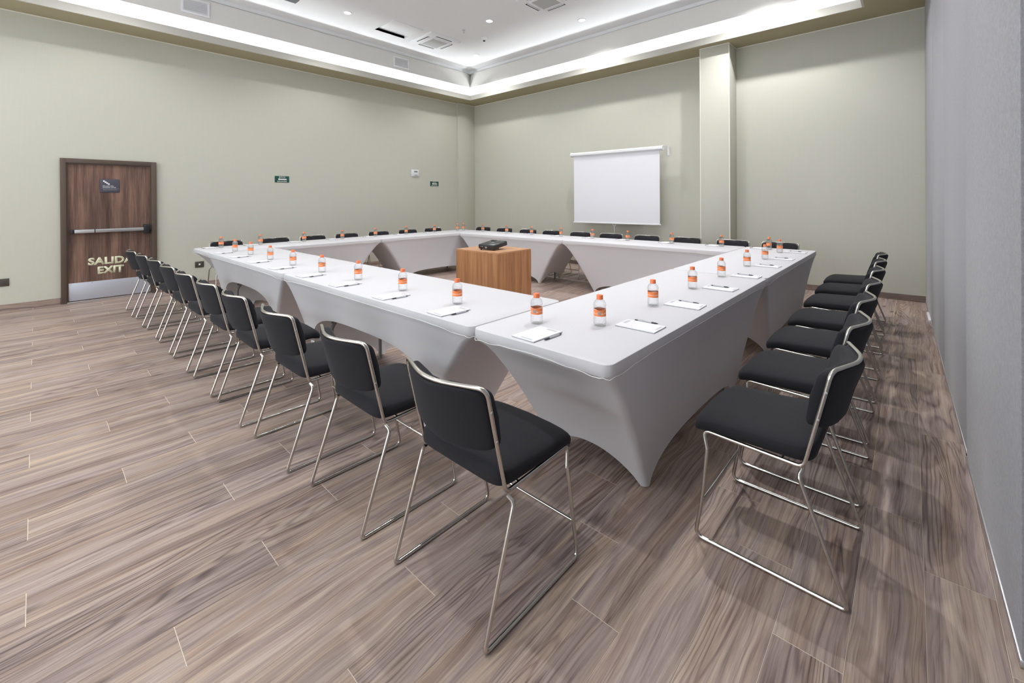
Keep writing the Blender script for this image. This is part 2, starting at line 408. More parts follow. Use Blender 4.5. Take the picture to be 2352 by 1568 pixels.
def text_mesh(name, s, mat, parent, x0, x1, z0, z1, y, bold=0.0, depth=0.001, stretch=True):
    # lettering on a plane facing -y, fitted into the rectangle
    cu = bpy.data.curves.new(name, 'FONT'); cu.body = s; cu.size = 1.0; cu.offset = bold; cu.extrude = 0.0; cu.resolution_u = 3
    to = bpy.data.objects.new(name, cu); COL.objects.link(to)
    dg = bpy.context.evaluated_depsgraph_get(); me = bpy.data.meshes.new_from_object(to.evaluated_get(dg))
    bpy.data.objects.remove(to); bpy.data.curves.remove(cu)
    xs = [v.co.x for v in me.vertices]; ys = [v.co.y for v in me.vertices]
    ax, bx, ay, by = min(xs), max(xs), min(ys), max(ys)
    sx = (x1-x0)/(bx-ax); sz = (z1-z0)/(by-ay)
    for v in me.vertices: v.co = Vector((x0 + (v.co.x-ax)*sx, y, z0 + (v.co.y-ay)*sz))
    bm = bmesh.new(); bm.from_mesh(me)
    r = bmesh.ops.extrude_face_region(bm, geom=bm.faces[:])
    for e in r['geom']:
        if isinstance(e, bmesh.types.BMVert): e.co.y -= depth
    bmesh.ops.recalc_face_normals(bm, faces=bm.faces); bm.to_mesh(me); bm.free()
    return link_me(name, me, mat, parent)

# ================================================================== FLOOR
floor = empty('floor', kind='structure')
box('floor_slab', (XN, -1.35, -0.08), (XB, YL, -0.0011), M['grout'], floor)
PW, PL, PY0, GAP = 0.178, 1.26, 0.04, 0.0026
def plank_mesh(x0, x1, y0, y1):
    # local frame centred on the plank, chamfered top edge
    hx, hy, c, t = (x1-x0)/2, (y1-y0)/2, 0.0005, 0.009
    V = [(-hx, -hy, -t), (hx, -hy, -t), (hx, hy, -t), (-hx, hy, -t), (-hx, -hy, -c), (hx, -hy, -c), (hx, hy, -c), (-hx, hy, -c),
         (-hx+c, -hy+c, 0), (hx-c, -hy+c, 0), (hx-c, hy-c, 0), (-hx+c, hy-c, 0)]
    F = [(0, 1, 5, 4), (1, 2, 6, 5), (2, 3, 7, 6), (3, 0, 4, 7), (4, 5, 9, 8), (5, 6, 10, 9), (6, 7, 11, 10), (7, 4, 8, 11), (8, 9, 10, 11)]
    return V, F
A0 = [-1.13, -0.816, -0.50, -1.452]         # joint offsets of four neighbouring rows
planks = []
k = -8
while True:
    ya, yb = PY0 + k*PW, PY0 + (k+1)*PW
    if ya > YL: break
    o = A0[k % 4] if k < 8 else A0[(k+1) % 4] if False else (A0[[1, 2, 3, 0][k % 4]] if k >= 8 else 0)
    x = o - 4*PL
    while x < XB:
        xa, xb = max(x, XN), min(x + PL, XB)
        yc, yd = max(ya, -1.3), min(yb, YL)
        if xb - xa > 0.02 and yd - yc > 0.012: planks.append((xa + GAP/2, xb - GAP/2, yc + GAP/4, yd - GAP/4))
        x += PL
    k += 1
def seen_area(p):
    q = [project((x, y, 0)) for x, y in ((p[0], p[2]), (p[1], p[2]), (p[1], p[3]), (p[0], p[3]))]
    c = project(((p[0]+p[1])/2, (p[2]+p[3])/2, 0))
    pts = [a for a in q + [c] if a]
    if not any(-60 < a[0] < 2412 and 0 < a[1] < 1630 for a in pts): return 0
    return 1.0/min(a[2] for a in pts)**2
ranked = sorted(planks, key=lambda p: -seen_area(p))
single = [p for p in ranked[:292] if seen_area(p) > 0]; rest = [p for p in planks if p not in set(single)]
shared = {}
for p in single:
    key = (round(p[1]-p[0], 4), round(p[3]-p[2], 4))
    cxy = ((p[0]+p[1])/2, (p[2]+p[3])/2, 0)
    if key in shared:
        o = bpy.data.objects.new('plank', shared[key]); COL.objects.link(o); o.parent = floor
    else:
        V, F = plank_mesh(*p); o = link_mesh('plank', V, F, M['plank'], floor); shared[key] = o.data
    o.location = cxy
V = []; F = []
for p in rest:
    v, f = plank_mesh(*p); b = len(V); cx, cy = (p[0]+p[1])/2, (p[2]+p[3])/2
    V += [(a[0]+cx, a[1]+cy, a[2]) for a in v]; F += [tuple(i+b for i in q) for q in f]
tag(link_mesh('far_planks', V, F, M['plank'], floor), kind='stuff')

# ================================================================== WALLS
wl = tag(box('wall_left', (XN, YL, -0.08), (XB + 0.2, YL + 0.15, HC + 0.3), M['wall']), kind='structure')
wb = tag(box('wall_back', (XB, -1.4, -0.08), (XB + 0.15, YL, HC + 0.3), M['wall']), kind='structure')
wn = empty('wall_near', kind='structure')
for lo, hi in (((XN-0.15, -1.4, -0.08), (XN, WY0, HC+0.3)), ((XN-0.15, WY1, -0.08), (XN, YL+0.15, HC+0.3)), ((XN-0.15, WY0, -0.08), (XN, WY1, WZ0)), ((XN-0.15, WY0, WZ1), (XN, WY1, HC+0.3))):
    box('wall_section', lo, hi, M['wall'], wn)
wi = empty('added_window_1', kind='structure')  # added window, out of view, to brighten the camera-facing sides
for k in range(5):
    y = WY0 + (WY1-WY0)*k/4
    box('added_mullion', (XN-0.11, y-0.03, WZ0), (XN-0.04, y+0.03, WZ1), M['alu'], wi)
for z in (WZ0, 1.1, WZ1-0.05): box('added_transom', (XN-0.11, WY0, z), (XN-0.04, WY1, z+0.05), M['alu'], wi)
for k in range(4):
    y = WY0 + (WY1-WY0)*k/4
    box('added_pane', (XN-0.08, y+0.03, WZ0+0.05), (XN-0.074, y+(WY1-WY0)/4-0.03, WZ1-0.05), M['added_pane'], wi)
# column standing in front of the back wall, with white edge beads
c1 = empty('trim_1', kind='structure')
box('column_shaft', (5.976, 1.293, 0), (XB, 1.735, HS), M['wall'], c1, 0.003)
for yy in (1.291, 1.737): box('edge_bead', (5.972, yy-0.006, 0), (5.982, yy+0.006, HS), M['white_edge'], c1)
# shallow pilaster in the far corner
c2 = empty('trim_2', kind='structure')
box('pilaster_shaft', (5.792, YL-0.048, 0), (XB, YL, HS), M['wall'], c2, 0.003)
box('edge_bead', (5.788, YL-0.052, 0), (5.798, YL-0.042, HS), M['wall'], c2)
# thin pale bead where walls meet the soffit
tn = 3
for lo, hi in (((XN, YL-0.008, HS-0.012), (5.79, YL, HS)), ((XB-0.008, 1.74, HS-0.012), (XB, YL-0.05, HS)), ((XB-0.008, -0.96, HS-0.012), (XB, 1.29, HS)),
               ((5.79, YL-0.056, HS-0.012), (XB, YL-0.048, HS)), ((5.968, 1.285, HS-0.012), (5.976, 1.743, HS)), ((5.976, 1.285, HS-0.012), (XB, 1.293, HS)), ((5.976, 1.735, HS-0.012), (XB, 1.743, HS))):
    tag(box('trim_%d' % tn, lo, hi, M['white_edge']), kind='structure'); tn += 1
# baseboards of the same plank tiles
def baseboard(name, runs, axis):
    b = empty(name, kind='structure')
    for (a0, a1, fixed, sgn) in runs:
        x = a0
        while x < a1 - 0.01:
            e = min(x + 1.26, a1); hx = (e-x)/2 - 0.001; c = 0.002
            V = [(-hx, -0.0, 0), (hx, -0.0, 0), (hx, 0.083, 0), (-hx, 0.083, 0), (-hx, 0, -0.012), (hx, 0, -0.012), (hx, 0.081, -0.012), (-hx, 0.081, -0.012)]
            F = [(0, 1, 2, 3), (4, 5, 6, 7), (0, 1, 5, 4), (1, 2, 6, 5), (2, 3, 7, 6), (3, 0, 4, 7)]
            o = link_mesh('plank', V, F, M['plank'], b)
            mid = (x+e)/2
            if axis == 'x': o.location = (mid, fixed, 0); o.rotation_euler = (PI/2, 0, PI if sgn > 0 else 0)
            else: o.location = (fixed, mid, 0); o.rotation_euler = (PI/2, 0, PI/2 if sgn > 0 else -PI/2)
            x = e
    return b
# local -z of a plank points into the room
baseboard('baseboard_left', [(XN, -2.06, YL, 1), (-2.06, -1.2, YL, 1), (-0.178, 5.79, YL, 1), (5.79, XB, YL-0.048, 1)], 'x')
baseboard('baseboard_back', [(-1.0, 1.293, XB, -1), (1.735, YL-0.05, XB, -1), (1.293, 1.735, 5.976, -1)], 'y')

# ================================================================== FOLDING PARTITION (right wall)
wr = empty('wall_right', kind='structure')
box('track_backing', (XN, -1.4, -0.05), (XB, -1.33, HC), M['dark_slot'], wr)
JX = [6.355, 4.84, 3.37, 1.838, 0.488, -0.9, -2.3, -3.7, -4.4]
ang = math.atan(0.0172)
for i in range(len(JX)-1):
    x1, x0 = JX[i], JX[i+1]; L = x1 - x0; proud = 0.006 if i in (3, 5) else 0.0; g = 0.004 if i in (2, 3) else 0.0015
    bm = box_bm((g, -0.09, 0.022), (L-g, proud, HS+0.02), 0.004, 2)
    pn = link_bm('partition_panel', bm, M['partition'], wr, True, 40); pn.location = (x0, part_y(x0), 0); pn.rotation_euler = (0, 0, ang)
    sl = box('bottom_seal', (g, -0.07, 0.001), (L-g, proud+0.004, 0.024), M['alu'], pn, 0.002)
    if i in (2, 3): box('joint_gasket', (L-g, -0.06, 0.02), (L+g, -0.012, HS), M['rubber'], pn)
    if i == 3: box('corner_stop', (L-0.012, -0.01, 0.003), (L+0.004, 0.008, 0.03), M['rubber'], pn)
    if i == 0: box('end_wedge', (L-1.2, -0.01, 0.001), (L-0.75, 0.02, 0.03), M['white_plastic'], pn, 0.003)

# ================================================================== CEILING
ceil = empty('ceiling', kind='structure')
def ring(name, x0, x1, y0, y1, d, z0, z1, mat, inward=False):
    # four slabs around the recess outline, from the outline outwards (or inwards) by d
    s = -1 if inward else 1
    a0, a1, b0, b1 = (x0-d, x1+d, y0-d, y1+d) if not inward else (x0, x1, y0, y1)
    i0, i1, j0, j1 = (x0, x1, y0, y1) if not inward else (x0+d, x1-d, y0+d, y1-d)
    V = [(a0, b0), (a1, b0), (a1, b1), (a0, b1), (i0, j0), (i1, j0), (i1, j1), (i0, j1)]
    for q in ((0, 1, 5, 4), (1, 2, 6, 5), (2, 3, 7, 6), (3, 0, 4, 7)):
        vv = [(V[k][0], V[k][1], z0) for k in q] + [(V[k][0], V[k][1], z1) for k in q]
        link_mesh(name, vv, [(0, 1, 2, 3), (4, 5, 6, 7), (0, 1, 5, 4), (1, 2, 6, 5), (2, 3, 7, 6), (3, 0, 4, 7)], mat, ceil)
# soffit slab between the recess and the walls
LT = 0.025
for lo, hi in (((XN, RY1+LT, HS), (XB, YL, HS+0.03)), ((XN, -1.4, HS), (XB, RY0-LT, HS+0.03)), ((RX1+LT, RY0-LT, HS), (XB, RY1+LT, HS+0.03)), ((XN, RY0-LT, HS), (RX0-LT, RY1+LT, HS+0.03))):
    box('soffit_slab', lo, hi, M['soffit'], ceil)
ring('cove_lip', RX0, RX1, RY0, RY1, LT, HS-0.001, 3.945, M['lip'])
CD = 0.36
ring('cove_back', RX0-CD, RX1+CD, RY0-CD, RY1+CD, 0.03, HS+0.03, 4.16, M['cove'])
ring('cove_roof', RX0-0.002, RX1+0.002, RY0-0.002, RY1+0.002, CD, 4.137, 4.16, M['cove'])
ring('cove_ledge', RX0-0.025, RX1+0.025, RY0-0.025, RY1+0.025, CD-0.03, HS+0.03, HS+0.036, M['cove'])
# LED strips lie on the ledge behind the lip
z0, z1 = HS+0.037, HS+0.049
for lo, hi in (((RX0-0.18, RY1+0.15, z0), (RX1+0.18, RY1+0.18, z1)), ((RX0-0.18, RY0-0.18, z0), (RX1+0.18, RY0-0.15, z1)),
               ((RX1+0.15, RY0-0.14, z0), (RX1+0.18, RY1+0.14, z1)), ((RX0-0.18, RY0-0.14, z0), (RX0-0.15, RY1+0.14, z1))):
    box('led_strip', lo, hi, M['led'], ceil)
# bulkhead faces above the cove, the corner cut to an inverted wedge as in the room
N = 0.145
zb, zt = 4.137, 4.48
link_mesh('bulkhead_face', [(RX0, RY1, zb), (RX1, RY1, zb), (RX1-N, RY1, zt), (RX0, RY1, zt)], [(0, 1, 2, 3)], M['bulk'], ceil)
link_mesh('bulkhead_face', [(RX1, RY0, zb), (RX1, RY1, zb), (RX1, RY1-N, zt), (RX1, RY0, zt)], [(0, 1, 2, 3)], M['bulk'], ceil)
link_mesh('bulkhead_face', [(RX0, RY0, zb), (RX0, RY1, zb), (RX0, RY1, zt), (RX0, RY0, zt)], [(0, 1, 2, 3)], M['bulk'], ceil)
link_mesh('bulkhead_face', [(RX0, RY0, zb), (RX1, RY0, zb), (RX1, RY0, zt), (RX0, RY0, zt)], [(0, 1, 2, 3)], M['bulk'], ceil)
C_ = (RX1+0.10, RY1+0.10, zt); T_ = (RX1, RY1, zb)
link_mesh('corner_wedge', [T_, (RX1-N, RY1, zt), C_, (RX1, RY1-N, zt)], [(0, 1, 2), (0, 2, 3)], M['bulk'], ceil)
ring('ceiling_edge_trim', RX0-0.02, RX1+0.02, RY0-0.02, RY1+0.02, 0.03, zt, HC+0.02, M['ceil'])
ring('edge_ledge', RX0, RX1, RY0, RY1, 0.05, zt-0.004, zt, M['bulk'])
# upper ceiling with the opening of the half-open access hatch
HX0, HX1, HY0, HY1 = 2.845, 3.485, 5.868, 6.51
for lo, hi in (((RX0-0.06, RY0-0.06, HC), (HX0, RY1+0.06, HC+0.05)), ((HX1, RY0-0.06, HC), (RX1+0.06, RY1+0.06, HC+0.05)),
               ((HX0, RY0-0.06, HC), (HX1, HY0, HC+0.05)), ((HX0, HY1, HC), (HX1, RY1+0.06, HC+0.05))):
    box('ceiling_board', lo, hi, M['ceil'], ceil)
box('ceiling_board', (HX0, HY0, HC), (HX1, HY1-0.18, HC+0.05), M['ceil'], ceil)
box('roof_slab', (XN-0.1, -1.4, HC+0.3), (XB+0.1, YL+0.1, HC+0.36), M['bulk'], ceil)

# ------------------------------------------------------------------ fittings of the ceiling
ht = empty('access_hatch', (HX0, HY0, HC), label='white square ceiling access hatch with an open slot, beside the smaller air conditioner', cat='hatch')
W_ = HX1-HX0; D_ = HY1-HY0
box('hatch_panel', (0.004, 0.004, -0.008), (W_-0.004, D_-0.187, 0.0), M['white_plastic'], ht, 0.002)
sr_ = link_mesh('hatch_recess', [(0, D_-0.18, 0), (W_, D_-0.18, 0), (W_, D_, 0), (0, D_, 0), (0, D_-0.18, 0.07), (W_, D_-0.18, 0.07), (W_, D_, 0.07), (0, D_, 0.07)],
          [(4, 5, 6, 7), (0, 1, 5, 4), (1, 2, 6, 5), (2, 3, 7, 6), (3, 0, 4, 7)], M['white_plastic'], ceil); sr_.location = (HX0, HY0, HC)
box('hinge_edge', (0.004, D_-0.187, -0.008), (W_-0.004, D_-0.180, 0.0), M['alu'], ht)
# second hatch, only its corner shows at the top edge of the photo
h2 = empty('access_hatch', (0.78, 5.83, HC), label='flat ceiling hatch whose corner shows left of the access hatch', cat='hatch')
box('hatch_panel', (0, 0, -0.008), (0.64, 0.46, 0), M['white_plastic'], h2, 0.002)
box('slot_recess', (0, 0.465, -0.004), (0.64, 0.64, 0), M['grey_slot'], h2)

def cassette(x0, x1, y0, y1, label):
    t = empty('ceiling_air_conditioner', ((x0+x1)/2, (y0+y1)/2, HC), label=label, cat='air conditioner', group='ceiling air conditioners')
    a = (x1-x0)/2; b = (y1-y0)/2
    def rr(h, w, r, z, n=4):
        out = []
        for (sx, sy, a0) in ((1, 1, 0), (-1, 1, 90), (-1, -1, 180), (1, -1, 270)):
            for k in range(n+1):
                an = math.radians(a0 + 90*k/n); out.append((sx*(h-r) + r*math.cos(an), sy*(w-r) + r*math.sin(an), z))
        return out
    rings = [rr(a, b, 0.02, 0), rr(a, b, 0.02, -0.018), rr(a-0.012, b-0.012, 0.02, -0.03), rr(a-0.2, b-0.2, 0.03, -0.034)]
    V = [p for r in rings for p in r]; n = len(rings[0]); F = []
    for i in range(len(rings)-1):
        for k in range(n): F.append((i*n+k, i*n+(k+1) % n, (i+1)*n+(k+1) % n, (i+1)*n+k))
    F.append(tuple(3*n+k for k in range(n)))
    link_mesh('fascia', V, F, M['white_plastic'], t, True, 30)
    ia, ib = a-0.165, b-0.165
    gf = box('intake_grille', (-ia+0.02, -ib+0.02, -0.043), (ia-0.02, ib-0.02, -0.028), M['grille'], t, 0.004)
    for (lo, hi) in (((-ia, ib-0.02, -0.046), (ia, ib+0.012, -0.03)), ((-ia, -ib-0.012, -0.046), (ia, -ib+0.02, -0.03)), ((ia-0.02, -ib+0.02, -0.046), (ia+0.012, ib-0.02, -0.03)), ((-ia-0.012, -ib+0.02, -0.046), (-ia+0.02, ib-0.02, -0.03))):
        box('grille_frame', lo, hi, M['white_plastic'], t, 0.003)
    for s in (1, -1):
        box('air_slot', (-ia+0.02, s*(b-0.085)-0.02, -0.0345), (ia-0.02, s*(b-0.085)+0.02, -0.02), M['dark_slot'], t)
        lv = box('louver', (-ia+0.03, -0.016, -0.003), (ia-0.03, 0.016, 0.003), M['white_plastic'], t, 0.001); lv.location = (0, s*(b-0.097), -0.036); lv.rotation_euler = (s*0.35, 0, 0)
        box('air_slot', (s*(a-0.085)-0.02, -ib+0.02, -0.0345), (s*(a-0.085)+0.02, ib-0.02, -0.02), M['dark_slot'], t)
        lv = box('louver', (-0.016, -ib+0.03, -0.003), (0.016, ib-0.03, 0.003), M['white_plastic'], t, 0.001); lv.location = (s*(a-0.097), 0, -0.036); lv.rotation_euler = (0, -s*0.35, 0)
cassette(3.617, 4.357, 5.82, 6.56, 'white square cassette air conditioner in the ceiling, beside the slotted access hatch')
cassette(3.74, 4.44, 3.1, 3.82, 'white cassette air conditioner with grey grille at the top edge of the photo')

names = {0: 'small bright recessed downlight, leftmost of those on the white ceiling', 1: 'glaring recessed downlight at the lit far corner of the ceiling',
         2: 'glaring recessed downlight right of the air conditioner at the top edge', 3: 'small bright recessed downlight between the two air conditioners'}
for i, (x, y) in enumerate(DL):
    if i in names: t = empty('recessed_downlight', (x, y, HC), label=names[i], cat='downlight', group='ceiling downlights')
    else:
        t = empty('downlight_fitting', (x, y, HC)); t.parent = ceil
    big = i in (1, 2)
    lathe('trim_ring', [(0.075, 0), (0.075, -0.006), (0.066, -0.012), (0.055, -0.009), (0.05, 0.0)], 24, M['white_plastic'], t)
    lathe('lens', [(0.0, -0.007), (0.03, -0.0065), (0.052, -0.003), (0.052, 0.0)], 24, M['lens'], t)
t = empty('smoke_detector', (4.535, 5.345, HC), label='white cone-shaped smoke detector with dark tip on the ceiling', cat='smoke detector')
lathe('housing', [(0.06, 0), (0.06, -0.012), (0.05, -0.03), (0.028, -0.05), (0, -0.052)], 24, M['white_plastic'], t)
lathe('sensor_tip', [(0.022, -0.05), (0.02, -0.066), (0.0, -0.07)], 16, M['dark_slot'], t)
t = empty('sprinkler_head', (3.997, 5.332, HC), label='small metal fire sprinkler head hanging from the ceiling by the smoke detector', cat='sprinkler')
lathe('escutcheon', [(0.035, 0), (0.033, -0.006), (0.012, -0.012), (0.0, -0.012)], 16, M['alu'], t)
lathe('nozzle', [(0.009, -0.01), (0.009, -0.035), (0.005, -0.05), (0.0, -0.05)], 10, M['alu'], t)
lathe('deflector', [(0.0, -0.05), (0.02, -0.051), (0.02, -0.054), (0, -0.055)], 12, M['alu'], t)
def vent(x0, x1, z0, z1, label):
    t = empty('air_vent', ((x0+x1)/2, RY1, (z0+z1)/2), label=label, cat='vent', group='vents in the bulkhead')
    a, b = (x1-x0)/2, (z1-z0)/2; fw = 0.03
    box('backing', (-a+fw, -0.004, -b+fw), (a-fw, -0.001, b-fw), M['grey_slot'], t)
    for lo, hi in (((-a, -0.016, b-fw), (a, 0, b)), ((-a, -0.016, -b), (a, 0, -b+fw)), ((-a, -0.016, -b+fw), (-a+fw, 0, b-fw)), ((a-fw, -0.016, -b+fw), (a, 0, b-fw))):
        box('frame_bar', lo, hi, M['white_plastic'], t, 0.002)
    n = 8
    for k in range(n):
        z = -b + fw + (k+0.5)*(2*b-2*fw)/n
        s = box('slat', (-a+fw, -0.0105, -0.002), (a-fw, 0.0105, 0.002), M['white_plastic'], t); s.location = (0, -0.011, z); s.rotation_euler = (-0.65, 0, 0)
vent(0.054, 0.413, 4.2, 4.44, 'white louvred air vent in the bulkhead, nearer one above the exit door side')
vent(3.657, 4.033, 4.183, 4.413, 'white louvred air vent in the bulkhead, the farther one near the far corner')

# ================================================================== DOOR
d1 = empty('door_1', kind='structure')
yw = YL
box('door_leaf', (-1.141, yw-0.012, 0.012), (-0.242, yw+0.01, 1.905), M['door'], d1)
for lo, hi in (((-1.198, yw-0.045, 0), (-1.141, yw, 1.975)), ((-0.242, yw-0.045, 0), (-0.18, yw, 1.975)), ((-1.141, yw-0.045, 1.915), (-0.242, yw, 1.975))):
    box('door_frame', lo, hi, M['door_frame'], d1, 0.004)
for lo, hi in (((-1.141, yw-0.028, 0), (-1.128, yw-0.012, 1.9)), ((-0.255, yw-0.028, 0), (-0.242, yw-0.012, 1.9)), ((-1.141, yw-0.028, 1.9), (-0.242, yw-0.012, 1.915))):
    box('door_stop', lo, hi, M['door_frame'], d1)
kp = box('kick_plate', (-1.126, yw-0.0155, 0.025), (-0.257, yw-0.012, 0.265), M['kick'], d1, 0.001)
for i in range(5):
    for z in (0.05, 0.25):
        s = lathe('screw', [(0.006, 0), (0.005, 0.002), (0, 0.0025)], 8, M['alu'], kp); s.location = (-1.1 + i*0.205, yw-0.0155, z); s.rotation_euler = (PI/2, 0, 0)
box('threshold', (-1.141, yw-0.05, 0.0), (-0.242, yw, 0.012), M['alu'], d1, 0.003)
pb = box('push_bar', (-1.068, yw-0.075, 0.948), (-0.335, yw-0.032, 0.998), M['alu'], d1, 0.008)
box('end_cap', (-1.102, yw-0.078, 0.944), (-1.066, yw-0.012, 1.002), M['black_plastic'], pb, 0.006)
box('bar_divider', (-0.868, yw-0.0765, 0.947), (-0.858, yw-0.03, 0.999), M['black_plastic'], pb)
box('latch_case', (-0.338, yw-0.085, 0.905), (-0.272, yw-0.012, 1.042), M['black_plastic'], pb, 0.01)
box('latch_bolt', (-0.272, yw-0.05, 0.945), (-0.248, yw-0.012, 1.0), M['black_plastic'], pb, 0.004)
box('bar_mount', (-1.06, yw-0.034, 0.955), (-0.34, yw-0.012, 0.99), M['black_plastic'], pb)
text_mesh('salida_lettering', 'SALIDA', M['glow_letter'], d1, -0.933, -0.442, 0.490, 0.596, yw-0.012, 0.045)
text_mesh('exit_lettering', 'EXIT', M['glow_letter'], d1, -0.836, -0.556, 0.360, 0.464, yw-0.012, 0.045)
sg = box('door_sign', (-0.805, yw-0.019, 1.512), (-0.598, yw-0.012, 1.703), M['sign_dark'], d1, 0.005)
# stair icon, wording and rule
st = []
V = []; F = []
sx0, sz0, sw, sh = -0.772, 1.683, 0.0165, 0.0138
outl = []
for i in range(4): outl += [(sx0+i*sw, sz0-i*sh), (sx0+(i+1)*sw+0.004, sz0-i*sh)]
low = []
for i in range(3, -1, -1): low += [(sx0+(i+1)*sw+0.004 if i == 3 else sx0+(i+1)*sw, sz0-i*sh-0.0175), (sx0+i*sw, sz0-i*sh-0.0175)]
poly = outl + low
n = len(poly); V = [(x, yw-0.0195, z) for x, z in poly] + [(x, yw-0.0205, z) for x, z in poly]
link_mesh('stair_icon', V, [tuple(range(n)), tuple(range(n, 2*n))] + [(i, (i+1) % n, n+(i+1) % n, n+i) for i in range(n)], M['sign_white'], sg)
text_mesh('spanish_line', 'Esta puerta debe', M['sign_white'], sg, -0.775, -0.66, 1.596, 1.612, yw-0.019, 0.02, 0.0006)
text_mesh('spanish_line', 'permanecer cerrada', M['sign_white'], sg, -0.775, -0.637, 1.576, 1.592, yw-0.019, 0.02, 0.0006)
box('rule', (-0.775, yw-0.0198, 1.5645), (-0.601, yw-0.0188, 1.567), M['sign_grey'], sg)
text_mesh('english_line', 'This door must remain closed', M['sign_grey'], sg, -0.773, -0.63, 1.546, 1.557, yw-0.019, 0.0, 0.0006)

# ------------------------------------------------------------------ things on the walls
def evac(x0, x1, label):
    t = empty('evacuation_sign', ((x0+x1)/2, yw, 1.777), label=label, cat='sign', group='green evacuation signs')
    box('sign_plate', (-0.124, -0.006, -0.058), (0.124, 0, 0.058), M['sign_green'], t, 0.002)
    text_mesh('upper_wording', 'RUTA DE', M['sign_white'], t, -0.052, 0.055, 0.028, 0.047, -0.006, 0.02, 0.0006)
    P = [(-0.072, 0.0), (-0.045, 0.022), (-0.045, 0.0095), (0.078, 0.0095), (0.078, -0.0115), (-0.045, -0.0115), (-0.045, -0.022)]
    n = len(P); V = [(x, -0.006, z) for x, z in P] + [(x, -0.0068, z) for x, z in P]
    link_mesh('arrow', V, [tuple(range(n)), tuple(range(n, 2*n))] + [(i, (i+1) % n, n+(i+1) % n, n+i) for i in range(n)], M['sign_white'], t)
    text_mesh('lower_wording', 'EVACUACIÓN', M['sign_white'], t, -0.082, 0.084, -0.05, -0.026, -0.006, 0.02, 0.0006)
evac(1.500, 1.748, 'green evacuation route sign on the wall, the larger-looking one nearer the exit door')
evac(4.955, 5.203, 'green evacuation route sign just below the thermostat, near the corner')
t = empty('thermostat', (4.525, yw, 2.01), label='white wall thermostat with grey display above the far evacuation sign', cat='thermostat')
box('backplate', (-0.105, -0.012, -0.08), (0.105, 0, 0.08), M['white_plastic'], t, 0.006)
box('control_unit', (-0.062, -0.034, -0.066), (0.062, -0.011, 0.07), M['white_plastic'], t, 0.006)
box('display', (-0.045, -0.036, 0.018), (0.045, -0.032, 0.056), M['lcd'], t, 0.001)
box('button_strip', (-0.04, -0.036, -0.05), (0.04, -0.032, -0.04), M['grey_slot'], t, 0.001)
t = empty('wall_outlet', (0.36, yw, 0.362), label='dark wall outlet plate with white socket, behind the tables right of the door', cat='outlet')
box('cover_plate', (-0.06, -0.009, -0.048), (0.06, 0, 0.048), M['outlet'], t, 0.003)
box('socket', (-0.012, -0.011, -0.012), (0.012, -0.008, 0.014), M['white_plastic'], t, 0.002)
t = empty('wall_outlet', (-1.715, yw, 0.363), label='dark wall outlet plate at the left edge of the photo', cat='outlet')
box('cover_plate', (-0.06, -0.009, -0.048), (0.06, 0, 0.048), M['outlet'], t, 0.003)
box('socket', (-0.03, -0.011, -0.02), (0.03, -0.008, 0.02), M['outlet'], t, 0.002)

# projection screen held off the back wall on two brackets
t = empty('projection_screen', (6.05, 3.37, 2.28), rz=math.atan2(6.1-6.0, 4.30-2.44), label='white pull-down projection screen hung on the back wall beside the column', cat='screen')
t.rotation_euler = (0, 0, math.atan2(0.1, 1.87))
hw = 0.937
def prism_y(name, prof, y0, y1, mat, parent):
    n = len(prof); V = [(x, y0, z) for x, z in prof] + [(x, y1, z) for x, z in prof]
    return link_mesh(name, V, [tuple(range(n)), tuple(range(n, 2*n))] + [(i, (i+1) % n, n+(i+1) % n, n+i) for i in range(n)], mat, parent, True, 30)
oct_ = [(0.045*math.cos(PI/8 + PI/4*k)*1.0, 0.043*math.sin(PI/8 + PI/4*k)) for k in range(8)]
prism_y('casing', oct_, -hw, hw, M['white_plastic'], t)
for s in (-1, 1):
    cap = prism_y('end_cap', [(x*1.1, z*1.12) for x, z in oct_], s*hw-0.012, s*hw+0.012, M['white_plastic'], t)
box('screen_sheet', (-0.004, -0.885, -1.36), (0.000, 0.885, -0.03), M['screen'], t)
box('bottom_bar', (-0.012, -0.905, -1.378), (0.008, 0.905, -1.355), M['white_plastic'], t, 0.004)
ringp = [(0.0 - 0.004, 0.035*math.cos(a), -1.392 + 0.018*math.sin(a)) for a in [2*PI*k/16 for k in range(16)]]
tube('pull_ring', ringp, 0.0035, M['white_plastic'], t, 6, True)
tube('pull_cord', [(-0.004, 0, -1.41), (-0.004, 0, -1.62)], 0.003, M['white_plastic'], t, 6)
for s, dx in ((-1, 0.262), (1, 0.36)):
    br = box('bracket_arm', (0.0, s*(hw+0.016)-0.006, 0.035), (dx-0.006, s*(hw+0.016)+0.006, 0.05), M['white_plastic'], t)
    prism_y('bracket_plate', [(dx-0.006, 0.05), (dx, 0.05), (dx, -0.115), (dx-0.008, -0.115), (dx-0.035, 0.02), (dx-0.03, 0.05)], s*(hw+0.016)-0.016, s*(hw+0.016)+0.016, M['white_plastic'], br)

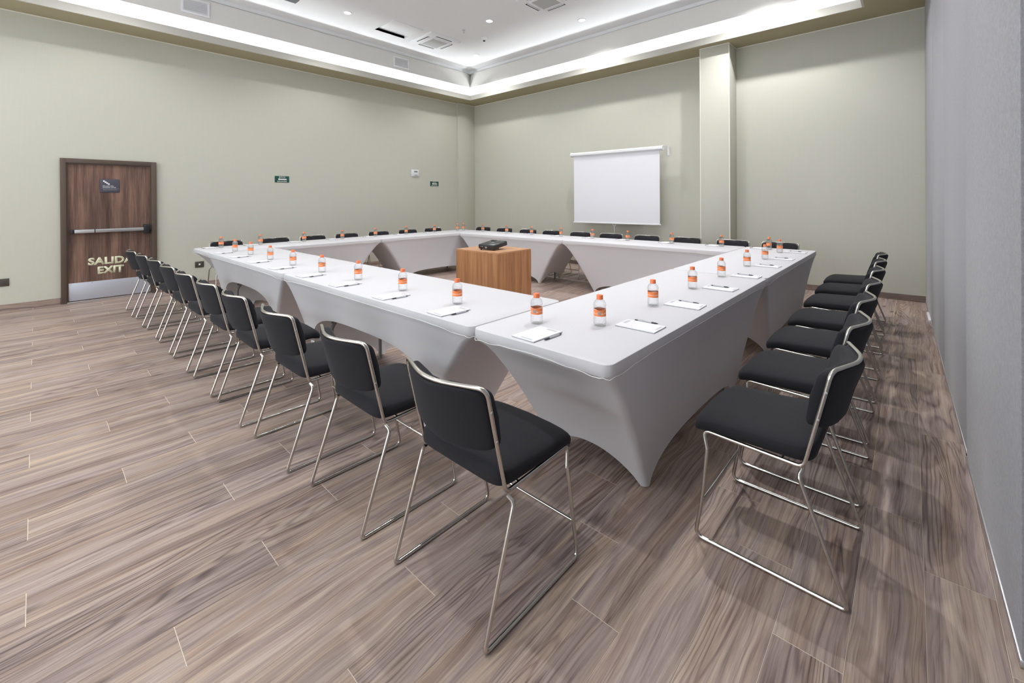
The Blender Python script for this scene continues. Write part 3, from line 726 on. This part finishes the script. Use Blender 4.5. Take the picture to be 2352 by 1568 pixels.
# ================================================================== TABLES
TL, TW, TH = 2.402, 0.76, 0.745
FX, FY, ZE = 0.54, 0.13, 0.692
def cover_geo(open_front):
    r = 0.045; N1, N2, NC = 44, 18, 5
    per = []   # (top x, top y, foot x, foot y, side, u)
    cs = [(0, 0), (TL, 0), (TL, TW), (0, TW)]
    ft = [(FX, FY), (TL-FX, FY), (TL-FX, TW-FY), (FX, TW-FY)]
    cen = [(r, r), (TL-r, r), (TL-r, TW-r), (r, TW-r)]
    starts = [180, 270, 0, 90]
    for i in range(4):
        for k in range(NC+1):
            an = math.radians(starts[i] + 90*k/NC); c, s = math.cos(an), math.sin(an)
            per.append((cen[i][0] + r*c, cen[i][1] + r*s, ft[i][0] + 0.03*c, ft[i][1] + 0.03*s, None, 0.0, c, s))
        j = (i+1) % 4; n = N1 if i in (0, 2) else N2
        a = starts[i] + 90; c, s = round(math.cos(math.radians(a))), round(math.sin(math.radians(a)))
        p0 = per[-1]; p1c = (cen[j][0] + r*c, cen[j][1] + r*s); f1 = (ft[j][0] + 0.03*c, ft[j][1] + 0.03*s)
        for k in range(1, n):
            u = k/n; uf = u
            per.append((p0[0]+(p1c[0]-p0[0])*u, p0[1]+(p1c[1]-p0[1])*u, p0[2]+(f1[0]-p0[2])*u, p0[3]+(f1[1]-p0[3])*u, i, u, c, s))
    n = len(per); V = []; F = []
    def hem(side, u):
        if side is None: return 0.004
        q = abs(2*u-1)
        if side == 0 and open_front: return 0.004 + 0.475*max(0.0, 1-q**3.4)**0.42
        h = 0.125 if side in (0, 2) else 0.15
        e = 4.0 if side in (0, 2) else 2.2
        return 0.004 + h*max(0.0, 1-q**e)**0.75
    rows = []
    for (ins, z) in ((0.011, TH), (0.0055, TH-0.0025), (0.004, TH-0.011), (0.003, TH-0.03), (0.005, TH-0.045), (0.010, ZE)):
        rows.append(len(V))
        for p in per: V.append((p[0]-p[6]*ins, p[1]-p[7]*ins, z))
    NV = 16
    for j in range(1, NV+1):
        v = j/NV; rows.append(len(V))
        for p in per:
            zh = hem(p[4], p[5]); z = ZE + (zh-ZE)*v; w = (1 - z/ZE)
            k = w**0.78; bow = 0.0
            if p[4] is not None: bow = 0.03*math.sin(PI*p[5])*math.sin(PI*min(1, w))
            tx, ty = p[0]-p[6]*0.010, p[1]-p[7]*0.010
            V.append((tx + (p[2]-tx)*k - p[6]*bow, ty + (p[3]-ty)*k - p[7]*bow, z))
    for a, b in zip(rows[:-1], rows[1:]):
        for k in range(n): F.append((a+k, a+(k+1) % n, b+(k+1) % n, b+k))
    F.append(tuple(range(n)))
    # piping seam along the lower edge of the band, sagging near the corners
    seam = []
    for i, p in enumerate(per):
        q = 1.0 if p[4] is None else abs(2*p[5]-1)
        L = TL if p[4] in (0, 2, None) else TW
        near = max(0.0, (q - (1-0.7/L))/(0.7/L)) if p[4] is not None else 1.0
        z = TH - 0.040 - 0.014*near + 0.004*math.sin(i*1.7)*near
        seam.append((p[0]-p[6]*0.0028, p[1]-p[7]*0.0028, z))
    return V, F, seam
cover_me = {}
def make_table(name_pos, loc, rz, opened, lab_table):
    if opened not in cover_me:
        V, F, seam = cover_geo(opened)
        o = link_mesh('table_cover', V, F, M['cloth'], None, True, 55)
        s = tube('seam', seam, 0.0015, M['seam'], None, 6, True)
        me, sm = o.data, s.data; bpy.data.objects.remove(o); bpy.data.objects.remove(s); cover_me[opened] = (me, sm)
    me, sm = cover_me[opened]
    t = empty('folding_table', loc, rz, lab_table, 'table', 'covered folding tables')
    o = bpy.data.objects.new('stretch_cover', me); COL.objects.link(o); o.parent = t
    s = bpy.data.objects.new('seam', sm); COL.objects.link(s); s.parent = o
    tp = box('tabletop', (0.026, 0.026, 0.70), (TL-0.026, TW-0.026, 0.741), M['table_top'], t, 0.01)
    for x in (FX+0.03, TL-FX-0.03):
        ys = FY+0.035
        tube('leg_frame', fillet([(x, ys, 0.004), (x, ys, 0.36), (x, ys+0.10, 0.46), (x, ys+0.10, 0.69), (x, TW-ys-0.10, 0.69), (x, TW-ys-0.10, 0.46), (x, TW-ys, 0.36), (x, TW-ys, 0.004)], 0.05), 0.014, M['table_leg'], t, 8)
        sx = 1 if x < TL/2 else -1
        tube('leg_brace', [(x, TW/2, 0.60), (x+sx*0.38, TW/2, 0.70)], 0.009, M['table_leg'], t, 6)
        tube('cross_bar', [(x, ys, 0.40), (x, TW-ys, 0.40)], 0.010, M['table_leg'], t, 6)
S = 2*TL; SV = S + 2*TW
pos = [('near right', (0, 0, 0), 0, False), ('far right', (TL, 0, 0), 0, False),
       ('L1', (TL, SV, 0), PI, False), ('L2', (S, SV, 0), PI, False),
       ('B2', (0, TW+TL, 0), -PI/2, True), ('B1', (0, TW+2*TL, 0), -PI/2, True),
       ('F1', (S, TW, 0), PI/2, False), ('F2', (S, TW+TL, 0), PI/2, False)]
lc = ['white-covered table at the near corner of the square, closest to the camera', 'white-covered table at the right far end, beside the farther right-hand chairs',
      'white-covered table at the left end, closest to the exit door', 'white-covered table along the left wall, reaching into the far room corner',
      'white-covered table with arched side opening behind the nearest left-hand chairs', 'white-covered table with arched side opening nearer the exit door',
      'white-covered table on the far side, right of the inverted V gap', 'white-covered table on the far side, directly behind the wooden podium']
for (nm, loc, rz, op), a in zip(pos, lc): make_table(nm, loc, rz, op, a)

# ================================================================== CHAIRS   (local: +x towards the table, y sideways)
def make_chair():
    t = empty('conference_chair')
    R = 0.0075; su, sl = 0.214, 0.2415
    # seat cushion
    def wseat(v):
        f = v.x/0.212                                # -1 rear .. 1 front
        x = 0.303 + v.x; y = v.y
        s = abs(v.y)/0.226
        z = 0.4565 + v.z
        crown = 0.014*(1-min(1, s)**2.2) - 0.008*f
        if v.z > 0: z += crown
        if f > 0.55: z -= 0.030*((f-0.55)/0.45)**2
        if f < -0.5: z += 0.002
        return Vector((x, y, z))
    V, F = superell(44, 16, 0.212, 0.226, 0.034, 0.45, 0.24, wseat)
    link_mesh('seat', V, F, M['fabric'], t, True)
    # backrest cushion, wrapped and bowed backwards in the middle
    def wback(v):
        s = v.y/0.206; zz = v.z/0.106
        c = 1 - min(1, abs(s))**1.6
        line = 0.043 + (0.765 - (0.668 + v.z))*0.218            # slope of the uprights
        x = line + v.x - 0.062*c*(0.85 + 0.15*zz) + 0.016
        lobe = math.exp(-(v.y/0.035)**2)
        if v.x > 0 and zz > 0: x += 0.0; 
        z = 0.663 + v.z - (0.016*lobe if zz > 0.3 else 0.0)*(1.0 if v.x > 0 else 0.4)
        if zz < 0: z -= 0.014*c
        if v.x > 0: x += 0.012*max(0, 1-zz*zz)*(1-lobe*0.25)
        return Vector((x, v.y, z))
    V, F = superell(40, 18, 0.030, 0.206, 0.106, 0.22, 0.45, wback)
    link_mesh('backrest', V, F, M['fabric'], t, True)
    # upper tube: front kink, seat rail, upright, top bar and the other side in one run
    def side(s): return [(0.446, s*(su+0.012), 0.355), (0.466, s*su, 0.4285), (0.125, s*su, 0.4155), (0.042, s*su, 0.775)]
    right = side(-1); left = side(1)
    bow = [(-0.034, 0.0, 0.773)]
    path = right + bow + left[::-1]
    rr = [0, 0.028, 0.025, 0.032, 0.10, 0.032, 0.025, 0.028, 0]
    bf = tube('back_frame', fillet(path, rr, 6), R, M['chrome'], t, 10)
    for s in (-1, 1):
        for z in (0.60, 0.70):
            x = 0.043 + (0.765-z)*0.2336
            sc = lathe('screw', [(0.0045, 0), (0.004, 0.0015), (0, 0.002)], 8, M['alu'], bf); sc.location = (x-0.001, s*(su+R-0.0005), z); sc.rotation_euler = (-s*PI/2, 0, 0)
    # sled legs
    for s in (-1, 1):
        p = [(0.447, s*(su+0.013), 0.362), (0.462, s*sl, 0.16), (0.490, s*sl, 0.0072), (-0.002, s*sl, 0.0072), (0.134, s*sl, 0.392), (0.128, s*(su+0.004), 0.408)]
        tube('sled_leg', fillet(p, [0, 0.12, 0.035, 0.022, 0.02, 0], 6), R, M['chrome'], t, 10)
    tube('stretcher', [(0.463, -sl, 0.155), (0.463, sl, 0.155)], R*0.8, M['chrome'], t, 8)
    for x in (0.19, 0.40): tube('seat_rail', [(x, -su, 0.4175 + (x-0.125)*0.038), (x, su, 0.4175 + (x-0.125)*0.038)], R*0.7, M['chrome'], t, 6)
    return t
proto = make_chair(); first = [True]
ORD = ['first', 'second', 'third', 'fourth', 'fifth', 'sixth', 'seventh', 'eighth', 'ninth', 'tenth']
def place_chair(x, y, rz, label, group):
    if first[0]:
        first[0] = False; o = proto; o.location = (x, y, 0); o.rotation_euler = (0, 0, rz); o['label'] = label
        o['category'] = 'chair'
    else: o = copy_thing(proto, (x, y, 0), rz, label)
    o['group'] = group
    return o
BY = [6.25, 5.61, 4.96, 4.31, 3.676, 3.02, 2.41, 1.728, 1.0515, 0.3645]
BX = [-0.66, -0.642, -0.625, -0.623, -0.62, -0.608, -0.598, -0.582, -0.547, -0.525]
for i, (x, y) in enumerate(zip(BX, BY)):
    lab = 'black padded chair with chrome sled frame, %s from the exit door in the left-hand row' % ORD[i] if i < 9 else 'black padded chair with chrome sled frame seen from behind, largest of the left-hand row'
    place_chair(x, y, random.uniform(-0.012, 0.012), lab, 'chairs along the left-hand tables')
RXc = [0.608, 1.2575, 1.902, 2.5675, 3.287, 3.972, 4.640]; RYb = [-0.664, -0.656, -0.645, -0.643, -0.634, -0.623, -0.611]
for i, (x, y) in enumerate(zip(RXc, RYb)):
    lab = 'black padded chair with chrome sled frame seen from the side, closest of the right-hand row' if i == 0 else 'black padded chair, %s from the camera in the row beside the grey partition' % ORD[i]
    place_chair(x, y, PI/2 + random.uniform(-0.012, 0.012), lab, 'chairs along the right-hand tables')
FYc = [6.177, 5.528, 4.8735, 4.275, 3.626, 3.0015, 2.3465, 1.7035, 1.0575, 0.4745]
for i, y in enumerate(FYc):
    place_chair(S + 0.53, y, PI + random.uniform(-0.012, 0.012), 'black padded chair behind the far tables facing the camera, %s from the room corner pilaster' % ORD[i], 'chairs below the projection screen')
LXc = [0.5185, 1.2, 1.8065, 2.4155, 3.0655, 3.7245, 4.3645]
for i, x in enumerate(LXc):
    place_chair(x, SV + 0.525, -PI/2 + random.uniform(-0.012, 0.012), 'black padded chair along the left wall behind the tables, %s from the exit door' % ORD[i], 'chairs along the left wall')

# ================================================================== BOTTLES, NOTEPADS, PENS
def make_bottle():
    t = empty('water_bottle')
    prof = [(0.0, 0.004), (0.018, 0.003), (0.022, 0.0), (0.0275, 0.002), (0.0308, 0.010), (0.0312, 0.020), (0.0298, 0.026), (0.0312, 0.033), (0.0300, 0.040), (0.0305, 0.046), (0.0296, 0.048),
            (0.0296, 0.082), (0.0305, 0.084), (0.0296, 0.090), (0.0312, 0.098), (0.0306, 0.108), (0.0265, 0.118), (0.0195, 0.1255), (0.0142, 0.129), (0.0132, 0.131), (0.0132, 0.136), (0.0, 0.137)]
    lathe('bottle_body', prof, 28, M['pet'], t, True, 80)
    lathe('cap', [(0.0148, 0.1275), (0.0162, 0.1285), (0.0165, 0.131), (0.0156, 0.132), (0.0158, 0.147), (0.0145, 0.1495), (0.0, 0.150)], 24, M['cap'], t, True, 40)
    # label sleeve with a slightly wavy upper edge
    n = 36; V = []; F = []
    for k in range(n):
        a = 2*PI*k/n; zt = 0.0815 + 0.0018*math.sin(3*a); r = 0.0302
        V += [(r*math.cos(a), r*math.sin(a), 0.0485), (r*math.cos(a), r*math.sin(a), zt)]
    for k in range(n):
        j = (k+1) % n; F.append((2*k, 2*j, 2*j+1, 2*k+1))
    link_mesh('label', V, F, M['label'], t, True)
    return t
def make_pad():
    t = empty('notepad')      # local: +x away from the sitter, y sideways
    box('paper_block', (-0.1, -0.066, 0.0012), (0.1, 0.066, 0.0055), M['paper'], t, 0.0004, 1)
    box('card_back', (-0.1005, -0.0665, 0.0), (0.1005, 0.0665, 0.0014), M['pad_back'], t)
    box('printed_heading', (0.072, -0.048, 0.0054), (0.09, 0.008, 0.0057), M['pad_print'], t)
    box('printed_footer', (-0.093, -0.045, 0.0054), (-0.082, 0.02, 0.0057), M['pad_print'], t)
    return t
def make_pen():
    t = empty('ballpoint_pen')
    def seg(name, x0, x1, r0, r1, m):
        V, F = [], []
        n = 8
        for x, r in ((x0, r0), (x1, r1)):
            for k in range(n): V.append((x, r*math.cos(2*PI*k/n), 0.0045 + r*math.sin(2*PI*k/n)))
        F = [(k, (k+1) % n, n+(k+1) % n, n+k) for k in range(n)] + [tuple(range(n)), tuple(range(n, 2*n))]
        link_mesh(name, V, F, m, t, True, 50)
    seg('barrel', -0.030, 0.040, 0.0044, 0.0044, M['pen_barrel'])
    seg('grip', -0.052, -0.030, 0.0042, 0.0044, M['pen_dark'])
    seg('tip', -0.064, -0.052, 0.0012, 0.0040, M['pen_dark'])
    seg('clicker', 0.040, 0.056, 0.0040, 0.0026, M['pen_dark'])
    box('clip', (0.005, -0.0012, 0.0085), (0.045, 0.0012, 0.0098), M['pen_barrel'], t)
    return t
bot, pad, pen = make_bottle(), make_pad(), make_pen()
used = set()
def place(kind, src, x, y, rz, z, label, cat, group):
    if kind in used: o = copy_thing(src, (x, y, z), rz, label)
    else:
        used.add(kind); o = src; o.location = (x, y, z); o.rotation_euler = (0, 0, rz); o['label'] = label
    o['category'] = cat; o['group'] = group
    return o
ZT = TH + 0.0008
rows = {
 'L': dict(p=[(0.274, 6.083), (0.77, 6.117), (1.378, 6.104), (1.98, 6.078), (2.607, 6.122), (3.235, 6.118), (3.895, 6.127), (4.481, 6.122)], rz=-PI/2, where='left wall tables, %s from the exit door'),
 'B': dict(p=[(0.268, 5.45), (0.276, 4.886), (0.272, 4.243), (0.265, 3.616), (0.268, 2.986), (0.290, 2.393), (0.284, 1.767), (0.278, 1.184), (0.27, 0.566)], rz=0.0, where='left-hand tables, %s from the exit door'),
 'R': dict(p=[(0.445, 0.309), (1.003, 0.291), (1.644, 0.298), (2.259, 0.295), (2.985, 0.293), (3.611, 0.284), (4.33, 0.292)], rz=PI/2, where='right-hand tables, %s from the camera'),
 'F': dict(p=[(4.60, 0.457), (4.61, 1.004), (4.598, 1.657), (4.61, 2.338), (4.599, 2.947), (4.605, 3.571), (4.588, 4.208), (4.60, 4.832), (4.60, 5.486), (4.61, 6.08)], rz=PI, where='far tables below the screen, %s from the right end'),
}
edge = {'L': SV, 'B': 0.0, 'R': 0.0, 'F': S}
for key, d in rows.items():
    for i, (x, y) in enumerate(d['p']):
        rz = d['rz']; wh = d['where'] % ORD[i]
        if key == 'B' and i == 8: wh = 'near corner of the left-hand tables'
        place('bottle', bot, x, y, random.uniform(0, 6.28) if not (key in 'BR') else random.choice([0.2, 2.2, 3.6, 4.2, 5.2]) + random.uniform(-.2, .2), ZT, 'orange-capped water bottle on the %s' % wh, 'bottle', 'water bottles on the tables')
        # the pad lies right of the bottle and nearer the sitter, the pen right of the pad
        f = Vector((math.cos(rz), math.sin(rz))); rgt = Vector((f.y, -f.x))
        off = 0.112 + random.uniform(-0.012, 0.012)
        if key in 'RB': depth = 0.15 if key == 'R' else 0.128
        else: depth = 0.14
        base = Vector((x, y)); axis = base.dot(f); e = Vector((0, edge[key])) if key in 'LR' else Vector((edge[key], 0))
        ed = e.dot(f)
        c = base + rgt*off + f*(ed + depth - axis)
        if key == 'L' and i == 7: continue
        place('pad', pad, c.x, c.y, rz + random.uniform(-0.05, 0.05), ZT, 'white paper notepad on the %s' % wh, 'notepad', 'notepads on the tables')
        pc = c + rgt*(0.083 if key in 'BLF' else 0.078) + f*0.012
        if key == 'R' and i > 0: pc = c + rgt*0.03 + f*0.015; zp = ZT + 0.0058
        else: zp = ZT
        if key == 'R' and i in (0, 1): pc = c + rgt*0.082 + f*0.012; zp = ZT
        place('pen', pen, pc.x, pc.y, rz + random.uniform(-0.08, 0.08), zp, 'slim ballpoint pen on the %s' % wh, 'pen', 'pens on the tables')

# ================================================================== PODIUM AND PROJECTOR
t = empty('wooden_podium', (2.21, 2.74, 0), label='boxy oak veneer podium carrying the projector inside the table square', cat='podium')
px, py, pz = 0.61, 0.74, 0.75
for nm, lo, hi in (('side_panel', (0, 0, 0), (px, 0.018, pz-0.018)), ('side_panel', (0, py-0.018, 0), (px, py, pz-0.018)), ('side_panel', (0, 0.018, 0), (0.018, py-0.018, pz-0.018)), ('side_panel', (px-0.018, 0.018, 0), (px, py-0.018, pz-0.018))):
    box(nm, lo, hi, M['podium'], t, 0.001, 1)
box('top_panel', (0, 0, pz-0.018), (px, py, pz), M['podium_top'], t, 0.0015, 1)
pj = empty('projector', (2.345, 2.925, 0.75), rz=0.10, label='black video projector tilted up on the oak podium', cat='projector')
tilt = 0.13
def tl(p):
    x, y, z = p; return Vector((x*math.cos(tilt) - z*math.sin(tilt), y, 0.012 + x*math.sin(tilt) + z*math.cos(tilt)))
def tbox(name, lo, hi, mat, bevel=0.0, parent=None, seg=3):
    bm = box_bm(lo, hi, bevel, seg)
    for v in bm.verts: v.co = tl(v.co)
    return link_bm(name, bm, mat, parent or pj, bevel > 0, 40)
tbox('body', (0, 0, 0), (0.27, 0.255, 0.052), M['black_plastic'], 0.010)
tbox('lid', (0.006, 0.006, 0.046), (0.264, 0.249, 0.0575), M['proj_top'], 0.006)
tbox('lens_housing', (0.215, 0.16, 0.05), (0.262, 0.225, 0.064), M['black_plastic'], 0.008)
tbox('lid_badge', (0.13, 0.11, 0.0572), (0.15, 0.15, 0.0582), M['alu'])
tbox('connector_plate', (-0.0012, 0.10, 0.014), (0.004, 0.225, 0.04), M['dark_slot'], 0.001)
for y in (0.115, 0.135, 0.175, 0.2): tbox('port', (-0.002, y, 0.026), (0.002, y+0.012, 0.034), M['alu'])
tbox('white_tag', (-0.0022, 0.112, 0.015), (0.002, 0.142, 0.021), M['white_plastic'])
for y in (0.03, 0.225):
    f = lathe('rubber_foot', [(0.0, 0.0), (0.010, 0.0), (0.011, 0.016), (0, 0.016)], 10, M['rubber'], pj); f.location = (0.02, y, 0)
f = lathe('adjustable_foot', [(0.0, 0.0), (0.012, 0.0), (0.012, 0.006), (0.006, 0.008), (0.006, 0.05), (0, 0.05)], 10, M['rubber'], pj); f.location = (0.23, 0.127, 0)
